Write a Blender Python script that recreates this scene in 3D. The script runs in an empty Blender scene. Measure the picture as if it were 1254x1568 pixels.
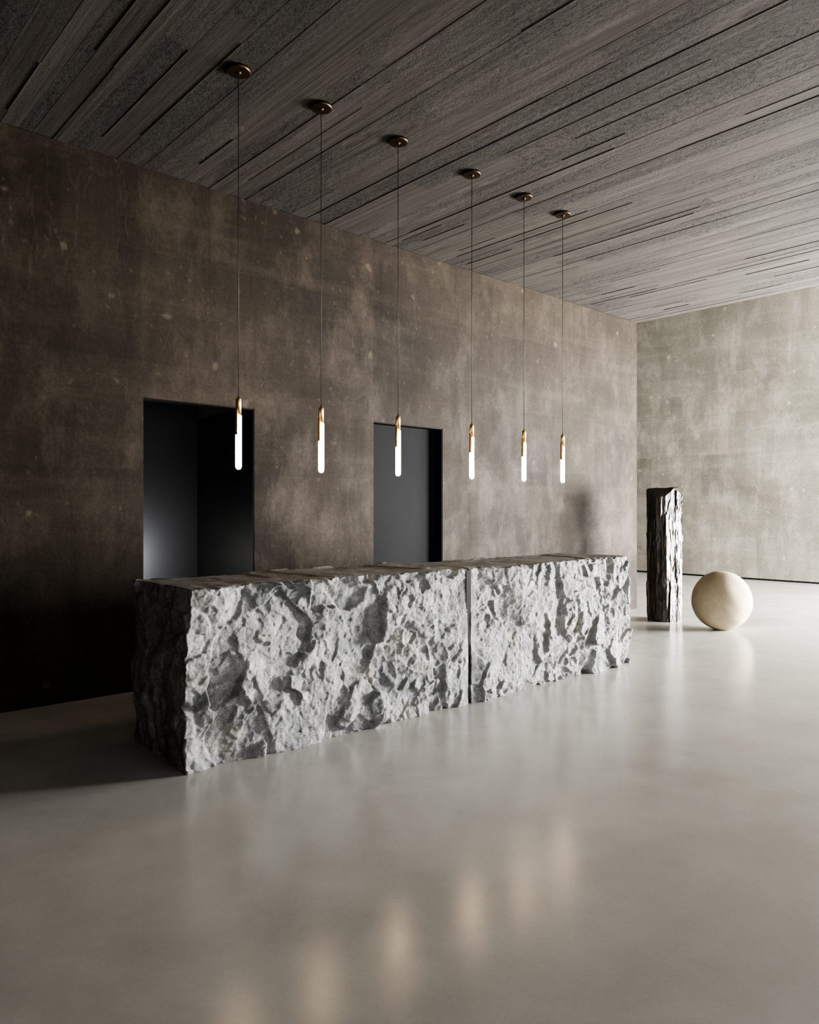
import bpy, bmesh, math, random
import numpy as np
from mathutils import Vector
random.seed(7)
S = bpy.context.scene
COL = S.collection

# ------------------------------------------------------------ dimensions (m)
CAM_H = 1.55
WY = 6.33; WEND = 10.6; CEIL = 4.52
XB = 17.0; YR = -4.5; XR = -4.0; YF = 12.5; HI = 8.5; YH = -1.0

# ------------------------------------------------------------ node helper
class M:
    def __init__(s, name):
        s.m = bpy.data.materials.new(name); s.m.use_nodes = True
        s.nt = s.m.node_tree; s.b = s.nt.nodes['Principled BSDF']
        s.tc = s.nt.nodes.new('ShaderNodeTexCoord').outputs['Object']
    def n(s, t, **k):
        nd = s.nt.nodes.new(t)
        for a, v in k.items(): setattr(nd, a, v)
        return nd
    def l(s, a, b): s.nt.links.new(a, b)
    def map(s, scale=(1,1,1), loc=(0,0,0), rot=(0,0,0), src=None):
        nd = s.n('ShaderNodeMapping'); nd.inputs['Scale'].default_value = scale
        nd.inputs['Location'].default_value = loc; nd.inputs['Rotation'].default_value = rot
        s.l(src or s.tc, nd.inputs['Vector']); return nd.outputs[0]
    def noise(s, vec, scale, detail=6, rough=.55, dist=0):
        nd = s.n('ShaderNodeTexNoise'); s.l(vec, nd.inputs['Vector'])
        nd.inputs['Scale'].default_value = scale; nd.inputs['Detail'].default_value = detail
        nd.inputs['Roughness'].default_value = rough; nd.inputs['Distortion'].default_value = dist
        return nd.outputs['Fac']
    def voro(s, vec, scale, feat='F1'):
        nd = s.n('ShaderNodeTexVoronoi', feature=feat); s.l(vec, nd.inputs['Vector'])
        nd.inputs['Scale'].default_value = scale; return nd.outputs['Distance']
    def rng(s, v, a, b, c=0., d=1.):
        nd = s.n('ShaderNodeMapRange'); s.l(v, nd.inputs['Value'])
        for k, x in zip(('From Min','From Max','To Min','To Max'), (a,b,c,d)): nd.inputs[k].default_value = x
        return nd.outputs[0]
    def math(s, op, a, b):
        nd = s.n('ShaderNodeMath', operation=op)
        for i, x in enumerate((a, b)):
            if isinstance(x, (int, float)): nd.inputs[i].default_value = x
            else: s.l(x, nd.inputs[i])
        return nd.outputs[0]
    def mix(s, f, a, b, bt='MIX'):
        nd = s.n('ShaderNodeMix', data_type='RGBA', blend_type=bt)
        if isinstance(f, (int, float)): nd.inputs[0].default_value = f
        else: s.l(f, nd.inputs[0])
        for i, x in ((6, a), (7, b)):
            if isinstance(x, tuple): nd.inputs[i].default_value = (*x, 1)
            else: s.l(x, nd.inputs[i])
        return nd.outputs[2]
    def bump(s, h, strength, dist, prev=None):
        nd = s.n('ShaderNodeBump'); nd.inputs['Strength'].default_value = strength
        nd.inputs['Distance'].default_value = dist; s.l(h, nd.inputs['Height'])
        if prev: s.l(prev, nd.inputs['Normal'])
        return nd.outputs[0]
    def out(s, color=None, rough=None, normal=None, metallic=None, spec=None):
        for k, v in (('Base Color', color), ('Roughness', rough), ('Normal', normal), ('Metallic', metallic), ('Specular IOR Level', spec)):
            if v is None: continue
            if isinstance(v, tuple): s.b.inputs[k].default_value = (*v, 1)
            elif isinstance(v, (int, float)): s.b.inputs[k].default_value = v
            else: s.l(v, s.b.inputs[k])
        return s.m

def concrete(name, dark, mid, light, spots=(.5,.47,.43), swap=False, spec=.3, streak=.75):
    m = M(name)
    base = m.tc
    big = m.noise(m.map((.5,.5,.6)), 1.0, 9, .68, .3)
    c = m.mix(m.rng(big, .34, .66), dark, mid)
    med = m.noise(m.map((1.3,1.3,.9), (3,1,7)), 1.7, 10, .72, .2)
    c = m.mix(m.rng(med, .48, .78, 0, .85), c, light)
    stk = m.noise(m.map((3.0,3.0,.3), (1,2,3)), 1.0, 8, .68)
    c = m.mix(m.rng(stk, .5, .68, 0, streak), c, dark)
    hz = m.noise(m.map((.35,.35,4.0), (6,2,3)), 1.0, 7, .65)
    c = m.mix(m.rng(hz, .52, .75, 0, .3), c, light)
    sep = m.n('ShaderNodeSeparateXYZ'); m.l(base, sep.inputs[0])
    cmb = m.n('ShaderNodeCombineXYZ'); m.l(sep.outputs[1 if swap else 0], cmb.inputs[0]); m.l(sep.outputs[2], cmb.inputs[1])
    bk = m.n('ShaderNodeTexBrick'); m.l(cmb.outputs[0], bk.inputs['Vector'])
    bk.inputs['Color1'].default_value = (.36,.36,.36,1); bk.inputs['Color2'].default_value = (.64,.64,.64,1)
    bk.inputs['Mortar'].default_value = (.38,.38,.38,1); bk.inputs['Scale'].default_value = 1
    bk.inputs['Brick Width'].default_value = 1.3; bk.inputs['Row Height'].default_value = .95
    bk.inputs['Mortar Size'].default_value = .01; bk.inputs['Mortar Smooth'].default_value = 1
    c = m.mix(.5, c, bk.outputs['Color'], 'OVERLAY')
    vw = m.n('ShaderNodeTexNoise'); m.l(m.tc, vw.inputs['Vector']); vw.inputs['Scale'].default_value = 11; vw.inputs['Detail'].default_value = 4
    vv = m.n('ShaderNodeVectorMath', operation='MULTIPLY_ADD'); m.l(vw.outputs['Color'], vv.inputs[0])
    vv.inputs[1].default_value = (.1,.1,.1); m.l(m.tc, vv.inputs[2])
    sp = m.voro(vv.outputs[0], 2.4)
    c = m.mix(m.rng(sp, .06, .11, .3, 0), c, spots)
    sp2 = m.voro(vv.outputs[0], 6.5)
    c = m.mix(m.rng(sp2, .08, .13, .12, 0), c, spots)
    ve = m.noise(m.map((4,4,.7), (9,4,2)), 1.0, 3, .5, .4)
    ln = m.math('ABSOLUTE', m.math('SUBTRACT', ve, .5), 0)
    mask = m.rng(m.noise(m.map((1,1,1), (5,5,5)), 1.2, 3), .5, .6)
    c = m.mix(m.math('MULTIPLY', m.rng(ln, .0, .006, .1, 0), mask), c, spots)
    fine = m.noise(m.map(), 30, 8, .75)
    c = m.mix(.6, c, m.rng(fine, .2, .8, .22, .78), 'OVERLAY')
    nb = m.bump(fine, .25, .008)
    nb = m.bump(med, .25, .02, nb)
    return m.out(c, m.rng(med, .3, .7, .75, .58), nb, spec=spec)

mat_wall = concrete('brown_concrete', (.0135,.0098,.0065), (.031,.0235,.0165), (.060,.047,.034), (.14,.115,.085), spec=.14)
mat_back = concrete('grey_concrete', (.115,.106,.086), (.205,.193,.162), (.32,.305,.265), (.45,.435,.38), swap=True, streak=.65)
mat_dark = concrete('dark_brown_concrete', (.03,.025,.02), (.05,.042,.035), (.08,.07,.06), (.12,.11,.1))

def floor_mat():
    m = M('polished_concrete')
    a = m.noise(m.map(), .7, 8, .62, .3); b = m.noise(m.map((1,1,1),(4,4,0)), 2.2, 7, .6, .2)
    c = m.mix(m.rng(a, .28, .72), (.40,.388,.357), (.52,.505,.47))
    c = m.mix(m.rng(b, .4, .75, 0, .5), c, (.58,.567,.535))
    f = m.noise(m.map(), 60, 4, .7)
    c = m.mix(.08, c, m.rng(f, .3, .7, .3, .7), 'OVERLAY')
    r = m.rng(b, .3, .7, .18, .25)
    nb = m.bump(b, .05, .02)
    return m.out(c, r, nb, spec=.52)
mat_floor = floor_mat()

def ceil_mat():
    m = M('board_formed_concrete')
    g = m.noise(m.map((26,.7,6)), 1.0, 8, .65, .2)
    p = m.noise(m.map((1,1,1),(2,8,1)), 26, 8, .75)
    patch = m.noise(m.map((1.2,.6,1),(6,1,0)), 1.0, 4)
    at = m.n('ShaderNodeAttribute', attribute_name='tone')
    sc = m.n('ShaderNodeSeparateColor'); m.l(at.outputs['Color'], sc.inputs[0])
    # sc[0] tone of the board, sc[1] how rough this board was cast
    pm = m.math('MULTIPLY', sc.outputs[1], m.rng(patch, .36, .55))
    c = m.mix(m.rng(g, .3, .7), (.036,.031,.027), (.078,.070,.063))
    gr = m.n('ShaderNodeCombineColor')
    for i in range(3): m.l(sc.outputs[0], gr.inputs[i])
    c = m.mix(.75, c, gr.outputs[0], 'OVERLAY')
    c = m.mix(m.math('MULTIPLY', m.rng(p, .5, .36), pm), c, (.018,.0155,.014))
    nb = m.bump(g, .45, .007)
    nb = m.bump(m.math('MULTIPLY', p, pm), .9, .04, nb)
    return m.out(c, .8, nb, spec=.25)
mat_ceil = ceil_mat()

def stone_mat(name, top=False):
    m = M(name)
    a = m.noise(m.map(), 2.2, 6, .6, .6); b = m.noise(m.map((1,1,1),(3,3,3)), 9, 9, .72)
    g = m.noise(m.map(), 110, 4, .8)
    c = m.mix(m.rng(a, .35, .65), (.215,.22,.228), (.32,.32,.315))
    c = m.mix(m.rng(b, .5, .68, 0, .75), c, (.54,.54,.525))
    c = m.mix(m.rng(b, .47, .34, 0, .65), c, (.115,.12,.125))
    y = m.noise(m.map((1,1,1),(8,2,5)), 3.0, 4)
    c = m.mix(m.rng(y, .52, .66, 0, .3), c, (.42,.385,.305))
    c = m.mix(.6, c, m.rng(g, .3, .7, .08, .92), 'OVERLAY')
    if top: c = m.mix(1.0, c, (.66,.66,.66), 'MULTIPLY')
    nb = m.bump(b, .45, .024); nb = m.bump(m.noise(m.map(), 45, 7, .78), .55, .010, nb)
    return m.out(c, .8, nb, spec=.3)
mat_stone = stone_mat('rough_granite'); mat_stone_top = stone_mat('slate_top', True)

def col_mat():
    m = M('dark_basalt')
    a = m.noise(m.map((5,5,.8)), 1.5, 8, .65, .3)
    b = m.noise(m.map((14,14,2.5),(2,1,0)), 1.5, 8, .7)
    c = m.mix(m.rng(a, .48, .62), (.014,.013,.012), (.055,.038,.026))
    c = m.mix(m.rng(b, .56, .7), c, (.19,.12,.07))
    nb = m.bump(b, .5, .015); nb = m.bump(m.noise(m.map(), 60, 6, .7), .3, .008, nb)
    return m.out(c, m.rng(b, .3, .7, .28, .48), nb, spec=.9)
mat_col = col_mat()

def sph_mat():
    m = M('cream_limestone')
    a = m.noise(m.map(), 6, 8, .7, .3); b = m.noise(m.map(), 60, 5, .7)
    c = m.mix(m.rng(a, .3, .7), (.39,.325,.235), (.48,.415,.315))
    c = m.mix(m.rng(b, .42, .32, 0, .6), c, (.25,.20,.135))
    return m.out(c, .8, m.bump(b, .35, .006), spec=.25)
mat_sph = sph_mat()

def brass_mat():
    m = M('aged_brass'); n = m.noise(m.map(), 30, 4)
    return m.out(m.mix(n, (.72,.48,.20), (.85,.62,.30)), m.rng(n, .3, .7, .25, .36), metallic=1.)
mat_brass = brass_mat()
def bronze_mat():
    m = M('dark_bronze'); n = m.noise(m.map(), 20, 4)
    return m.out(m.mix(n, (.055,.037,.024), (.09,.058,.034)), .45, metallic=1.)
mat_bronze = bronze_mat()
mat_cable = M('black_cable').out((.01,.01,.01), .5)
def glow_mat():
    m = M('lit_opal_glass'); n = m.noise(m.map((1,1,3)), 3, 2)
    c = m.mix(n, (1,.72,.45), (1,.77,.52))
    m.l(c, m.b.inputs['Emission Color']); m.b.inputs['Emission Strength'].default_value = 42
    return m.out((.9,.86,.8), .3)
mat_glow = glow_mat()
def door_mat(name, k, rough, spec):
    m = M(name); n = m.noise(m.map((1,1,.6)), 1.5, 4)
    return m.out(m.mix(n, (.016*k,.0165*k,.018*k), (.026*k,.027*k,.029*k)), rough, spec=spec)
mat_door = door_mat('dark_metal', .8, .6, .03); mat_vest = door_mat('dark_grey_plaster', 1.9, .7, .1)
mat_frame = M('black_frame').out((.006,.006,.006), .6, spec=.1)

# ------------------------------------------------------------ mesh helpers
def obj(name, verts, faces, mats, smooth=False, parent=None, fm=None):
    me = bpy.data.meshes.new(name)
    me.from_pydata([tuple(v) for v in verts], [], [tuple(f) for f in faces])
    for mt in (mats if isinstance(mats, list) else [mats]): me.materials.append(mt)
    if smooth: me.polygons.foreach_set('use_smooth', [True]*len(me.polygons))
    if fm is not None: me.polygons.foreach_set('material_index', fm)
    me.update()
    o = bpy.data.objects.new(name, me); COL.objects.link(o)
    if parent: o.parent = parent
    return o
def boxes(name, bl, mat, parent=None):
    V, F = [], []
    for (x0,x1,y0,y1,z0,z1) in bl:
        k = len(V)
        V += [(x,y,z) for z in (z0,z1) for y in (y0,y1) for x in (x0,x1)]
        F += [[k+i for i in f] for f in ((0,2,3,1),(4,5,7,6),(0,1,5,4),(2,6,7,3),(0,4,6,2),(1,3,7,5))]
    return obj(name, V, F, mat, parent=parent)
def empty(name, loc=(0,0,0)):
    e = bpy.data.objects.new(name, None); e.location = loc; e.empty_display_size = .2
    COL.objects.link(e); return e
def lathe(name, prof, mat, seg=32, parent=None, loc=(0,0,0), smooth=True):
    V, F = [], []
    for r, z in prof:
        for i in range(seg):
            a = 2*math.pi*i/seg; V.append((r*math.cos(a), r*math.sin(a), z))
    for k in range(len(prof)-1):
        for i in range(seg):
            j = (i+1) % seg
            F.append((k*seg+i, k*seg+j, (k+1)*seg+j, (k+1)*seg+i))
    F.append(tuple(range(seg))[::-1]); F.append(tuple((len(prof)-1)*seg+i for i in range(seg)))
    o = obj(name, V, F, mat, smooth=smooth, parent=parent); o.location = loc
    return o

# ------------------------------------------------------------ room shell
boxes('floor', [(XR,XB+.3,YR,YF,-.2,0)], mat_floor)
D = [(2.63,3.72),(5.207,6.276)]; DH = 2.53; T = .12
boxes('wall_left', [
    (XR,D[0][0],WY,WY+T,0,CEIL), (D[0][0],D[0][1],WY,WY+T,DH,CEIL),
    (D[0][1],D[1][0],WY,WY+T,0,CEIL), (D[1][0],D[1][1],WY,WY+T,DH,CEIL),
    (D[1][1],WEND,WY,WY+T,0,CEIL)], mat_wall)
boxes('wall_upper', [(WEND-.3,WEND,YR,YF,CEIL+.25,HI), (WEND-.12,WEND,WY+T,YF,0,CEIL+.25)], mat_dark)
boxes('wall_vestibule', [(1.5,1.6,WY+T,7.6,0,2.9),(D[0][1],D[0][1]+.1,WY+T,7.6,0,2.9),(1.5,D[0][1]+.1,7.5,7.6,0,2.9),
                         (1.5,D[0][1]+.1,WY+T,7.6,2.8,2.9)], mat_vest)
boxes('trim_1', [(D[0][1]-.012,D[0][1],WY+.004,7.5,0,DH),(D[0][0],D[0][1],WY+.004,WY+T,DH-.012,DH)], mat_frame)
boxes('trim_2', [(D[1][1]-.012,D[1][1],WY+.004,WY+T,0,DH),(D[1][0],D[1][1],WY+.004,WY+T,DH-.012,DH)], mat_frame)
boxes('door_1', [(D[1][0]-.05,D[1][1]+.05,WY+T+.002,WY+T+.05,0,DH+.05)], mat_door)
W2H = 2.7; W3H = 2.7; WX0 = 12.0; WX1 = 16.85
rw = [(XR,-1,YR-.3,YR,0,CEIL+.25),(8.6,10.9,YR-.3,YR,0,CEIL+.25),(-1,8.6,YR-.3,YR,3.0,CEIL+.25),(-1,8.6,YR-.3,YR,0,.3)]
boxes('wall_right', rw, mat_dark)
boxes('wall_return', [(10.6,10.9,YR,YH,0,CEIL)], mat_dark)
boxes('wall_window', [(10.6,WX0,YH-.3,YH,0,HI),(WX0,WX1,YH-.3,YH,W2H,HI),(WX1,XB+.3,YH-.3,YH,0,HI)], mat_dark)
WIN_Y0, WIN_Y1 = -.6, 2.4
boxes('wall_back', [(XB,XB+.3,WIN_Y1,YF,0,HI),(XB,XB+.3,YH,WIN_Y0,0,HI),(XB,XB+.3,WIN_Y0,WIN_Y1,W3H,HI)], mat_back)
boxes('shade_strip_back', [(XB-.012,XB,WIN_Y1,YF,0,.035)], mat_frame)  # thin black strip imitating the dark shadow gap at the wall foot
boxes('wall_rear', [(XR-.3,XR,YR,WY+T,0,CEIL)], mat_dark)
boxes('wall_side', [(WEND,XB,YF,YF+.3,0,HI)], mat_dark)
boxes('ceiling_hall', [(WEND,XB+.3,YR,YF,HI,HI+.2)], mat_dark)
fr = []
for x in (-1,1.4,3.8,6.2,8.55): fr.append((x,x+.05,YR-.2,YR-.12,.3,3.0))
boxes('window_1', fr+[(-1,8.6,YR-.2,YR-.12,.3,.36),(-1,8.6,YR-.2,YR-.12,2.94,3.0)], mat_frame)
fr = []
for x in (WX0,13.6,15.2,WX1-.06): fr.append((x,x+.06,YH-.2,YH-.12,0,W2H))
boxes('window_2', fr+[(WX0,WX1,YH-.2,YH-.12,0,.06),(WX0,WX1,YH-.2,YH-.12,W2H-.06,W2H)], mat_frame)
fr = []
for y in (WIN_Y0,.9,WIN_Y1-.06): fr.append((XB+.1,XB+.18,y,y+.06,0,W3H))
boxes('window_3', fr+[(XB+.1,XB+.18,WIN_Y0,WIN_Y1,0,.06),(XB+.1,XB+.18,WIN_Y0,WIN_Y1,W3H-.06,W3H)], mat_frame)

# ceiling: board-formed, boards run across the room (along Y)
V, F, TN = [], [], []
def addbox(x0,x1,y0,y1,z0,z1,t,rg):
    k = len(V)
    V.extend([(x,y,z) for z in (z0,z1) for y in (y0,y1) for x in (x0,x1)])
    F.extend([[k+i for i in f] for f in ((0,2,3,1),(4,5,7,6),(0,1,5,4),(2,6,7,3),(0,4,6,2),(1,3,7,5))])
    TN.extend([(t,rg,0,1)]*8)
x = XR
while x < WEND-.01:
    w = random.choice((.10,.13,.15,.17,.19,.22)); x1 = min(x+w, WEND)
    if WEND-x1 < .08: x1 = WEND
    y = YR + random.uniform(-2,0)
    zb = random.uniform(0,.0045); wide = .0022 if random.random()<.2 else .001
    while y < WY:
        y1 = min(y+random.uniform(1.8,4.2), WY)
        ya = max(y, YR)
        if y1 > ya:
            rg = random.choice((.1,.3,.5,.8,1.))
            addbox(x+wide, x1-.0008, ya, y1-(.001 if y1<WY else 0), CEIL+zb+random.uniform(-.0014,.0014), CEIL+.1, random.uniform(.39,.60), rg)
            if random.random() < .35:
                a = ya+random.uniform(0,.4)*(y1-ya); b = a+random.uniform(.3,.9)*(y1-a)
                addbox(x1-.004, x1+.004, a, b, CEIL-random.uniform(.0005,.003), CEIL+.1, .75, 0)
        y = y1
    x = x1
addbox(XR,WEND,YR,WY+T,CEIL+.011,CEIL+.25,.2,0)
ce = obj('ceiling', V, F, mat_ceil)
at = ce.data.attributes.new('tone','FLOAT_COLOR','POINT')
at.data.foreach_set('color', np.array(TN, dtype=np.float32).ravel())

# ------------------------------------------------------------ rock functions
def h2(i, j, s):
    v = np.sin(i*127.1 + j*311.7 + s*74.7)*43758.5453
    return v - np.floor(v)
def vn(u, v, s):
    iu, iv = np.floor(u), np.floor(v); fu, fv = u-iu, v-iv
    fu = fu*fu*(3-2*fu); fv = fv*fv*(3-2*fv)
    a = h2(iu,iv,s)*(1-fu)+h2(iu+1,iv,s)*fu; b = h2(iu,iv+1,s)*(1-fu)+h2(iu+1,iv+1,s)*fu
    return (a*(1-fv)+b*fv)*2-1
def fbm(u, v, s, o=5, g=.5):
    r = 0; a = 1
    for k in range(o): r = r + a*vn(u*2**k, v*2**k, s+k*3.1); a *= g
    return r
def facet(u, v, sc, s, k=22., tilt=.9, warp=.22, oc=3):
    U = u/sc + warp*fbm(u/sc*1.1, v/sc*1.1, s+9, oc); W = v/sc + warp*fbm(u/sc*1.1, v/sc*1.1, s+17, oc)
    iu, iv = np.floor(U), np.floor(W); num = 0; den = 1e-12
    for di in (-1,0,1):
        for dj in (-1,0,1):
            ci, cj = iu+di, iv+dj
            cx = ci+.1+.8*h2(ci,cj,s); cy = cj+.1+.8*h2(ci,cj,s+5)
            gx = (h2(ci,cj,s+11)*2-1)*tilt; gy = (h2(ci,cj,s+13)*2-1)*tilt; of = h2(ci,cj,s+19)*2-1
            du, dv = U-cx, W-cy
            w = np.exp(-k*(du*du+dv*dv)); num = num+w*(gx*du+gy*dv+of*.55); den = den+w
    return num/den
def rockface(u, v, s):
    r = 1.15*u + .3*v   # cleavage runs a little off vertical
    m1 = np.clip(.85+1.0*fbm(u*2.1,v*2.1,s+51,2),.35,1.6)
    m2 = np.clip(.55+1.3*fbm(u*2.6,v*2.6,s+61,2),.12,1.5)
    return (.046*facet(r,v*.8,.48,s,65,1.0,.22,4) + .042*m1*facet(u-.3*v,v*.75,.25,s+2,85,1.5,.2,4)
            + .018*m2*facet(u,v,.115,s+4,70,1.5,.22,3) + .006*facet(u,v,.055,s+6,50,1.4,.2,2) + .0022*facet(u,v,.024,s+7,35,1.3)
            + .005*fbm(u*5,v*5,s+3,5,.5))
def block(name, x0, x1, y0, y1, z1, seed, parent, end_amp=(1,1)):
    st = .0062
    nx, ny, nz = int((x1-x0)/st), int((y1-y0)/.012), int(z1/st)
    V, F, MI, off = [], [], [], 0
    def grid(P, nu, nv, mi, flip):
        nonlocal off
        V.append(P.reshape(-1,3))
        idx = np.arange((nu+1)*(nv+1)).reshape(nu+1, nv+1)+off
        q = np.stack([idx[:-1,:-1],idx[1:,:-1],idx[1:,1:],idx[:-1,1:]],-1).reshape(-1,4)
        if flip: q = q[:,::-1]
        F.append(q); MI.append(np.full(len(q), mi)); off += (nu+1)*(nv+1)
    X = np.linspace(x0,x1,nx+1); Y = np.linspace(y0,y1,ny+1); Z = np.linspace(0,z1,nz+1)
    def mk(a,b,f): A,B = np.meshgrid(a,b,indexing='ij'); return np.stack(f(A,B),-1)
    grid(mk(X,Z,lambda A,B:(A,0*A+y0,B)), nx,nz,0,False)
    grid(mk(X,Z,lambda A,B:(A,0*A+y1,B)), nx,nz,0,True)
    grid(mk(Y,Z,lambda A,B:(0*A+x0,A,B)), ny,nz,0,True)
    grid(mk(Y,Z,lambda A,B:(0*A+x1,A,B)), ny,nz,0,False)
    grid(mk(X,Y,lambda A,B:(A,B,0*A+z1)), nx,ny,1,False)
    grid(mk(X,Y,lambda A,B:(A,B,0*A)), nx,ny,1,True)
    P = np.concatenate(V); x,y,z = P[:,0].copy(),P[:,1].copy(),P[:,2].copy()
    ramp = lambda d,w: np.clip(1-d/w,0,1)
    wf, wb = ramp(y-y0,.10), ramp(y1-y,.06); wl, wr = ramp(x-x0,.09), ramp(x1-x,.09)
    wt = ramp(z1-z,.05)
    seam = (x1-x) if end_amp[1] < .5 else (x-x0)
    sw = .25+.75*np.clip(seam/.12,0,1)
    P[:,1] += -wf*(rockface(x,z,seed)*sw+.005) + wb*.3*rockface(x,z,seed+40)
    P[:,0] += -wl*end_amp[0]*.5*(rockface(y,z,seed+60)) + wr*end_amp[1]*.4*rockface(y,z,seed+80)
    edge = np.clip(1-np.minimum(y-y0,y1-y)/.05,0,1)
    P[:,2] += wt*(.003*fbm(x*6,y*6,seed+90,5) + .006*np.round(1.2*vn(x*2.2,y*.4,seed+91)) - edge*.018*np.clip(facet(x,y,.07,seed+92)+.3,0,1)
                  + (y1-y<.05)*.03*np.clip(vn(x*7,0*x,seed+93)-.35,0,1))
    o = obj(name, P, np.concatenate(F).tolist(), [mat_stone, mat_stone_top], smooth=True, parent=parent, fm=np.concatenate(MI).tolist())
    bm = bmesh.new(); bm.from_mesh(o.data); bmesh.ops.remove_doubles(bm, verts=bm.verts, dist=1e-5)
    bmesh.ops.recalc_face_normals(bm, faces=bm.faces); bm.to_mesh(o.data); bm.free()
    return o
desk = empty('stone_reception_desk', (4.36,4.53,0))
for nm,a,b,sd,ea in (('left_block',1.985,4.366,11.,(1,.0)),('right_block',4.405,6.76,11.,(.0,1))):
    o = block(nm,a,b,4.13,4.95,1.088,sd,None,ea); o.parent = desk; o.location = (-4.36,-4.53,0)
# black filler standing in for the shade in the open gap between blocks
o = boxes('gap_shade_fill', [(4.358,4.413,4.126,4.94,0,1.072)], mat_frame); o.parent = desk; o.location = (-4.36,-4.53,0)

# ------------------------------------------------------------ dark stone column
def column(name, cx, cy, H):
    planes = []
    for a,d,n in ((200,.255,0),(246,.225,.01),(285,.205,0),(325,.235,.03),(20,.24,.02),(70,.25,0),(115,.235,0),(160,.25,0)):
        planes.append((math.radians(a), d, n))
    ch = [(math.radians(190),.9,.235),(math.radians(330),.5,.19),(math.radians(70),.8,.24)]
    na, nz = 220, 240; F = []
    A = np.linspace(0,2*np.pi,na,endpoint=False)
    rings = []
    for k in range(nz+1):
        z = H*k/nz
        r = np.full(na, 9.)
        for a,d,t in planes:
            c = np.cos(A-a); rr = np.where(c>.05,(d-t*z)/np.maximum(c,.05),9.); r = np.minimum(r,rr)
        for a,s,d in ch:
            c = np.cos(A-a); rr = np.where(c>.05,(d+(H-.11-z)/s*1.0)/np.maximum(c,.05),9.) if z>H-.3 else 9.
            r = np.minimum(r, rr)
        u = A*.25
        r = r + .018*facet(u*2.2,0*u+z*.3,.16,5.) + .009*facet(u*2.2,0*u+z*.4,.07,8.) + .002*facet(u*2,0*u+z,.04,12.)
        r = np.where(A > 2*np.pi-.15, r+(r[0]-r[-1])*(A-(2*np.pi-.15))/.15, r)
        r *= 1-.10*max(0,1-z/.12)*.6
        rings.append(np.stack([r*np.cos(A), r*np.sin(A), 0*A+z],-1))
    last = rings[-1]
    for f in (.8,.6,.4,.2,.02):
        q = last.copy(); q[:,:2] *= f; q[:,2] = H + .012*facet(q[:,0],q[:,1],.1,31.); rings.append(q)
    Pn = np.concatenate(rings); nr = len(rings)
    for k in range(nr-1):
        for i in range(na):
            j = (i+1)%na; F.append((k*na+i,k*na+j,(k+1)*na+j,(k+1)*na+i))
    F.append(tuple(range(na))[::-1]); F.append(tuple((nr-1)*na+i for i in range(na)))
    o = obj(name, Pn, F, mat_col); o.location = (cx,cy,0); return o
column('basalt_column_sculpture', 9.80, 5.40, 1.87)

# ------------------------------------------------------------ sphere
bm = bmesh.new(); bmesh.ops.create_uvsphere(bm, u_segments=128, v_segments=80, radius=.372)
for v in bm.verts:
    p = v.co; n = p.normalized()
    d = .0018*math.sin(9*n.x+4*n.z)+.0015*math.sin(13*n.y-7*n.z)
    v.co = p + n*d; v.co.z *= 1.035
    if v.co.z < -.378: v.co.z = -.378
me = bpy.data.meshes.new('stone_sphere_sculpture'); bm.to_mesh(me); bm.free()
me.materials.append(mat_sph); me.polygons.foreach_set('use_smooth',[True]*len(me.polygons))
o = bpy.data.objects.new('stone_sphere_sculpture', me); COL.objects.link(o); o.location = (9.553,4.472,.378)

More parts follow.
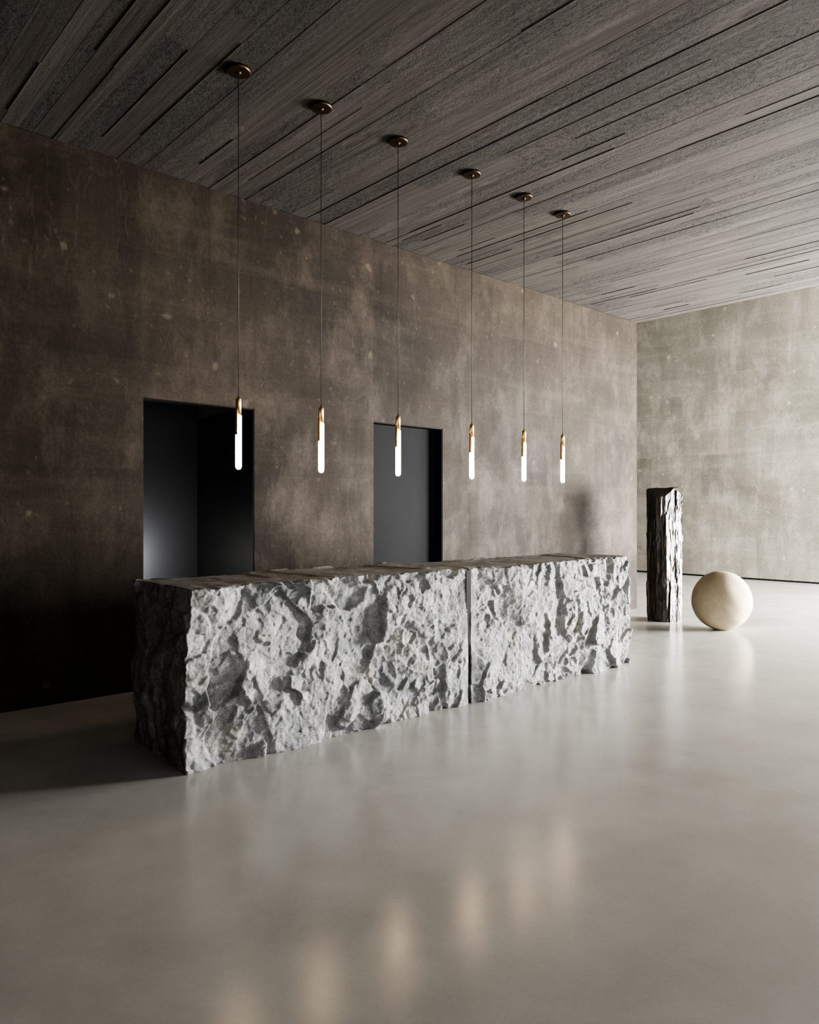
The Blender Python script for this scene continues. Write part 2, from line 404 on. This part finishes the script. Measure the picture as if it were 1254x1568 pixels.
# ------------------------------------------------------------ pendants
PX = [2.521,3.200,3.952,4.816,5.536,6.143]; PY = 4.495
for i,px in enumerate(PX):
    e = empty('pendant_light', (px,PY,0))
    lathe('canopy', [(.078,CEIL+.004),(.080,CEIL-.012),(.076,CEIL-.020),(.02,CEIL-.022),(.012,CEIL-.03),(.005,CEIL-.034)][::-1], mat_bronze, 40, e, smooth=False)
    lathe('cable', [(.0025,2.31),(.0025,CEIL-.03)], mat_cable, 8, e)
    lathe('brass_cap', [(.0185,2.18),(.0185,2.30),(.017,2.306),(.006,2.308),(.005,2.325)], mat_brass, 32, e)
    lathe('glass_tube', [(.002,1.828),(.012,1.831),(.018,1.838),(.0205,1.85),(.0205,2.19),(.017,2.192)], mat_glow, 32, e)
    V,F = [],[]; n=14
    for r in (.0209,.0225):
        for z in (2.06,2.23):
            for k in range(n+1):
                a = math.radians(110+110*k/n); V.append((r*math.cos(a),r*math.sin(a),z))
    m_ = n+1
    for k in range(n):
        F += [(k,k+1,m_+k+1,m_+k),(2*m_+k+1,2*m_+k,3*m_+k,3*m_+k+1),(m_+k,m_+k+1,3*m_+k+1,3*m_+k),(k+1,k,2*m_+k,2*m_+k+1)]
    F += [(0,m_,3*m_,2*m_),(n,2*m_+n,3*m_+n,m_+n)]
    obj('brass_sleeve', V, F, mat_brass, smooth=False, parent=e)

# ------------------------------------------------------------ lights
def area(name, loc, target, sx, sy, e, col=(1,1,1)):
    l = bpy.data.lights.new(name,'AREA'); l.shape='RECTANGLE'; l.size=sx; l.size_y=sy; l.energy=e; l.color=col
    o = bpy.data.objects.new(name,l); COL.objects.link(o); o.location = loc
    o.rotation_euler = (Vector(target)-Vector(loc)).to_track_quat('-Z','Y').to_euler(); return o
area('window_daylight_hall', ((WX0+WX1)/2,YH-.05,W2H/2), ((WX0+WX1)/2,5,W2H/2), WX1-WX0-.1, W2H-.1, 7400, (1,.985,.96))
area('window_daylight_end', (XB+.05,(WIN_Y0+WIN_Y1)/2,W3H/2), (0,(WIN_Y0+WIN_Y1)/2,W3H/2), 2.9, W3H-.1, 2100, (1,.985,.96))
area('window_daylight_side', (3.8,YR-.05,1.65), (3.8,5,1.65), 9.4, 2.6, 270, (1,.985,.96))
pl = bpy.data.lights.new('vestibule_lamp','POINT'); pl.energy=50; pl.shadow_soft_size=.08; pl.color=(1,.98,.96)
o = bpy.data.objects.new('vestibule_lamp',pl); COL.objects.link(o); o.location=(2.86,7.22,1.05)

W = bpy.data.worlds.new('World'); S.world = W; W.use_nodes = True
W.node_tree.nodes['Background'].inputs[0].default_value = (.7,.8,.9,1); W.node_tree.nodes['Background'].inputs[1].default_value = .5
try: S.view_settings.look = 'AgX - High Contrast'
except Exception as ex: print(ex)

# ------------------------------------------------------------ camera
cam = bpy.data.cameras.new('Camera'); co = bpy.data.objects.new('Camera',cam); COL.objects.link(co)
cam.sensor_fit='HORIZONTAL'; cam.sensor_width=36; cam.lens=32.78; cam.clip_start=.05; cam.clip_end=100
co.location=(0,0,CAM_H); co.rotation_euler=(math.radians(90.0),0,-math.atan2(.6717,.7408)); cam.shift_y=-.0016
S.camera=co
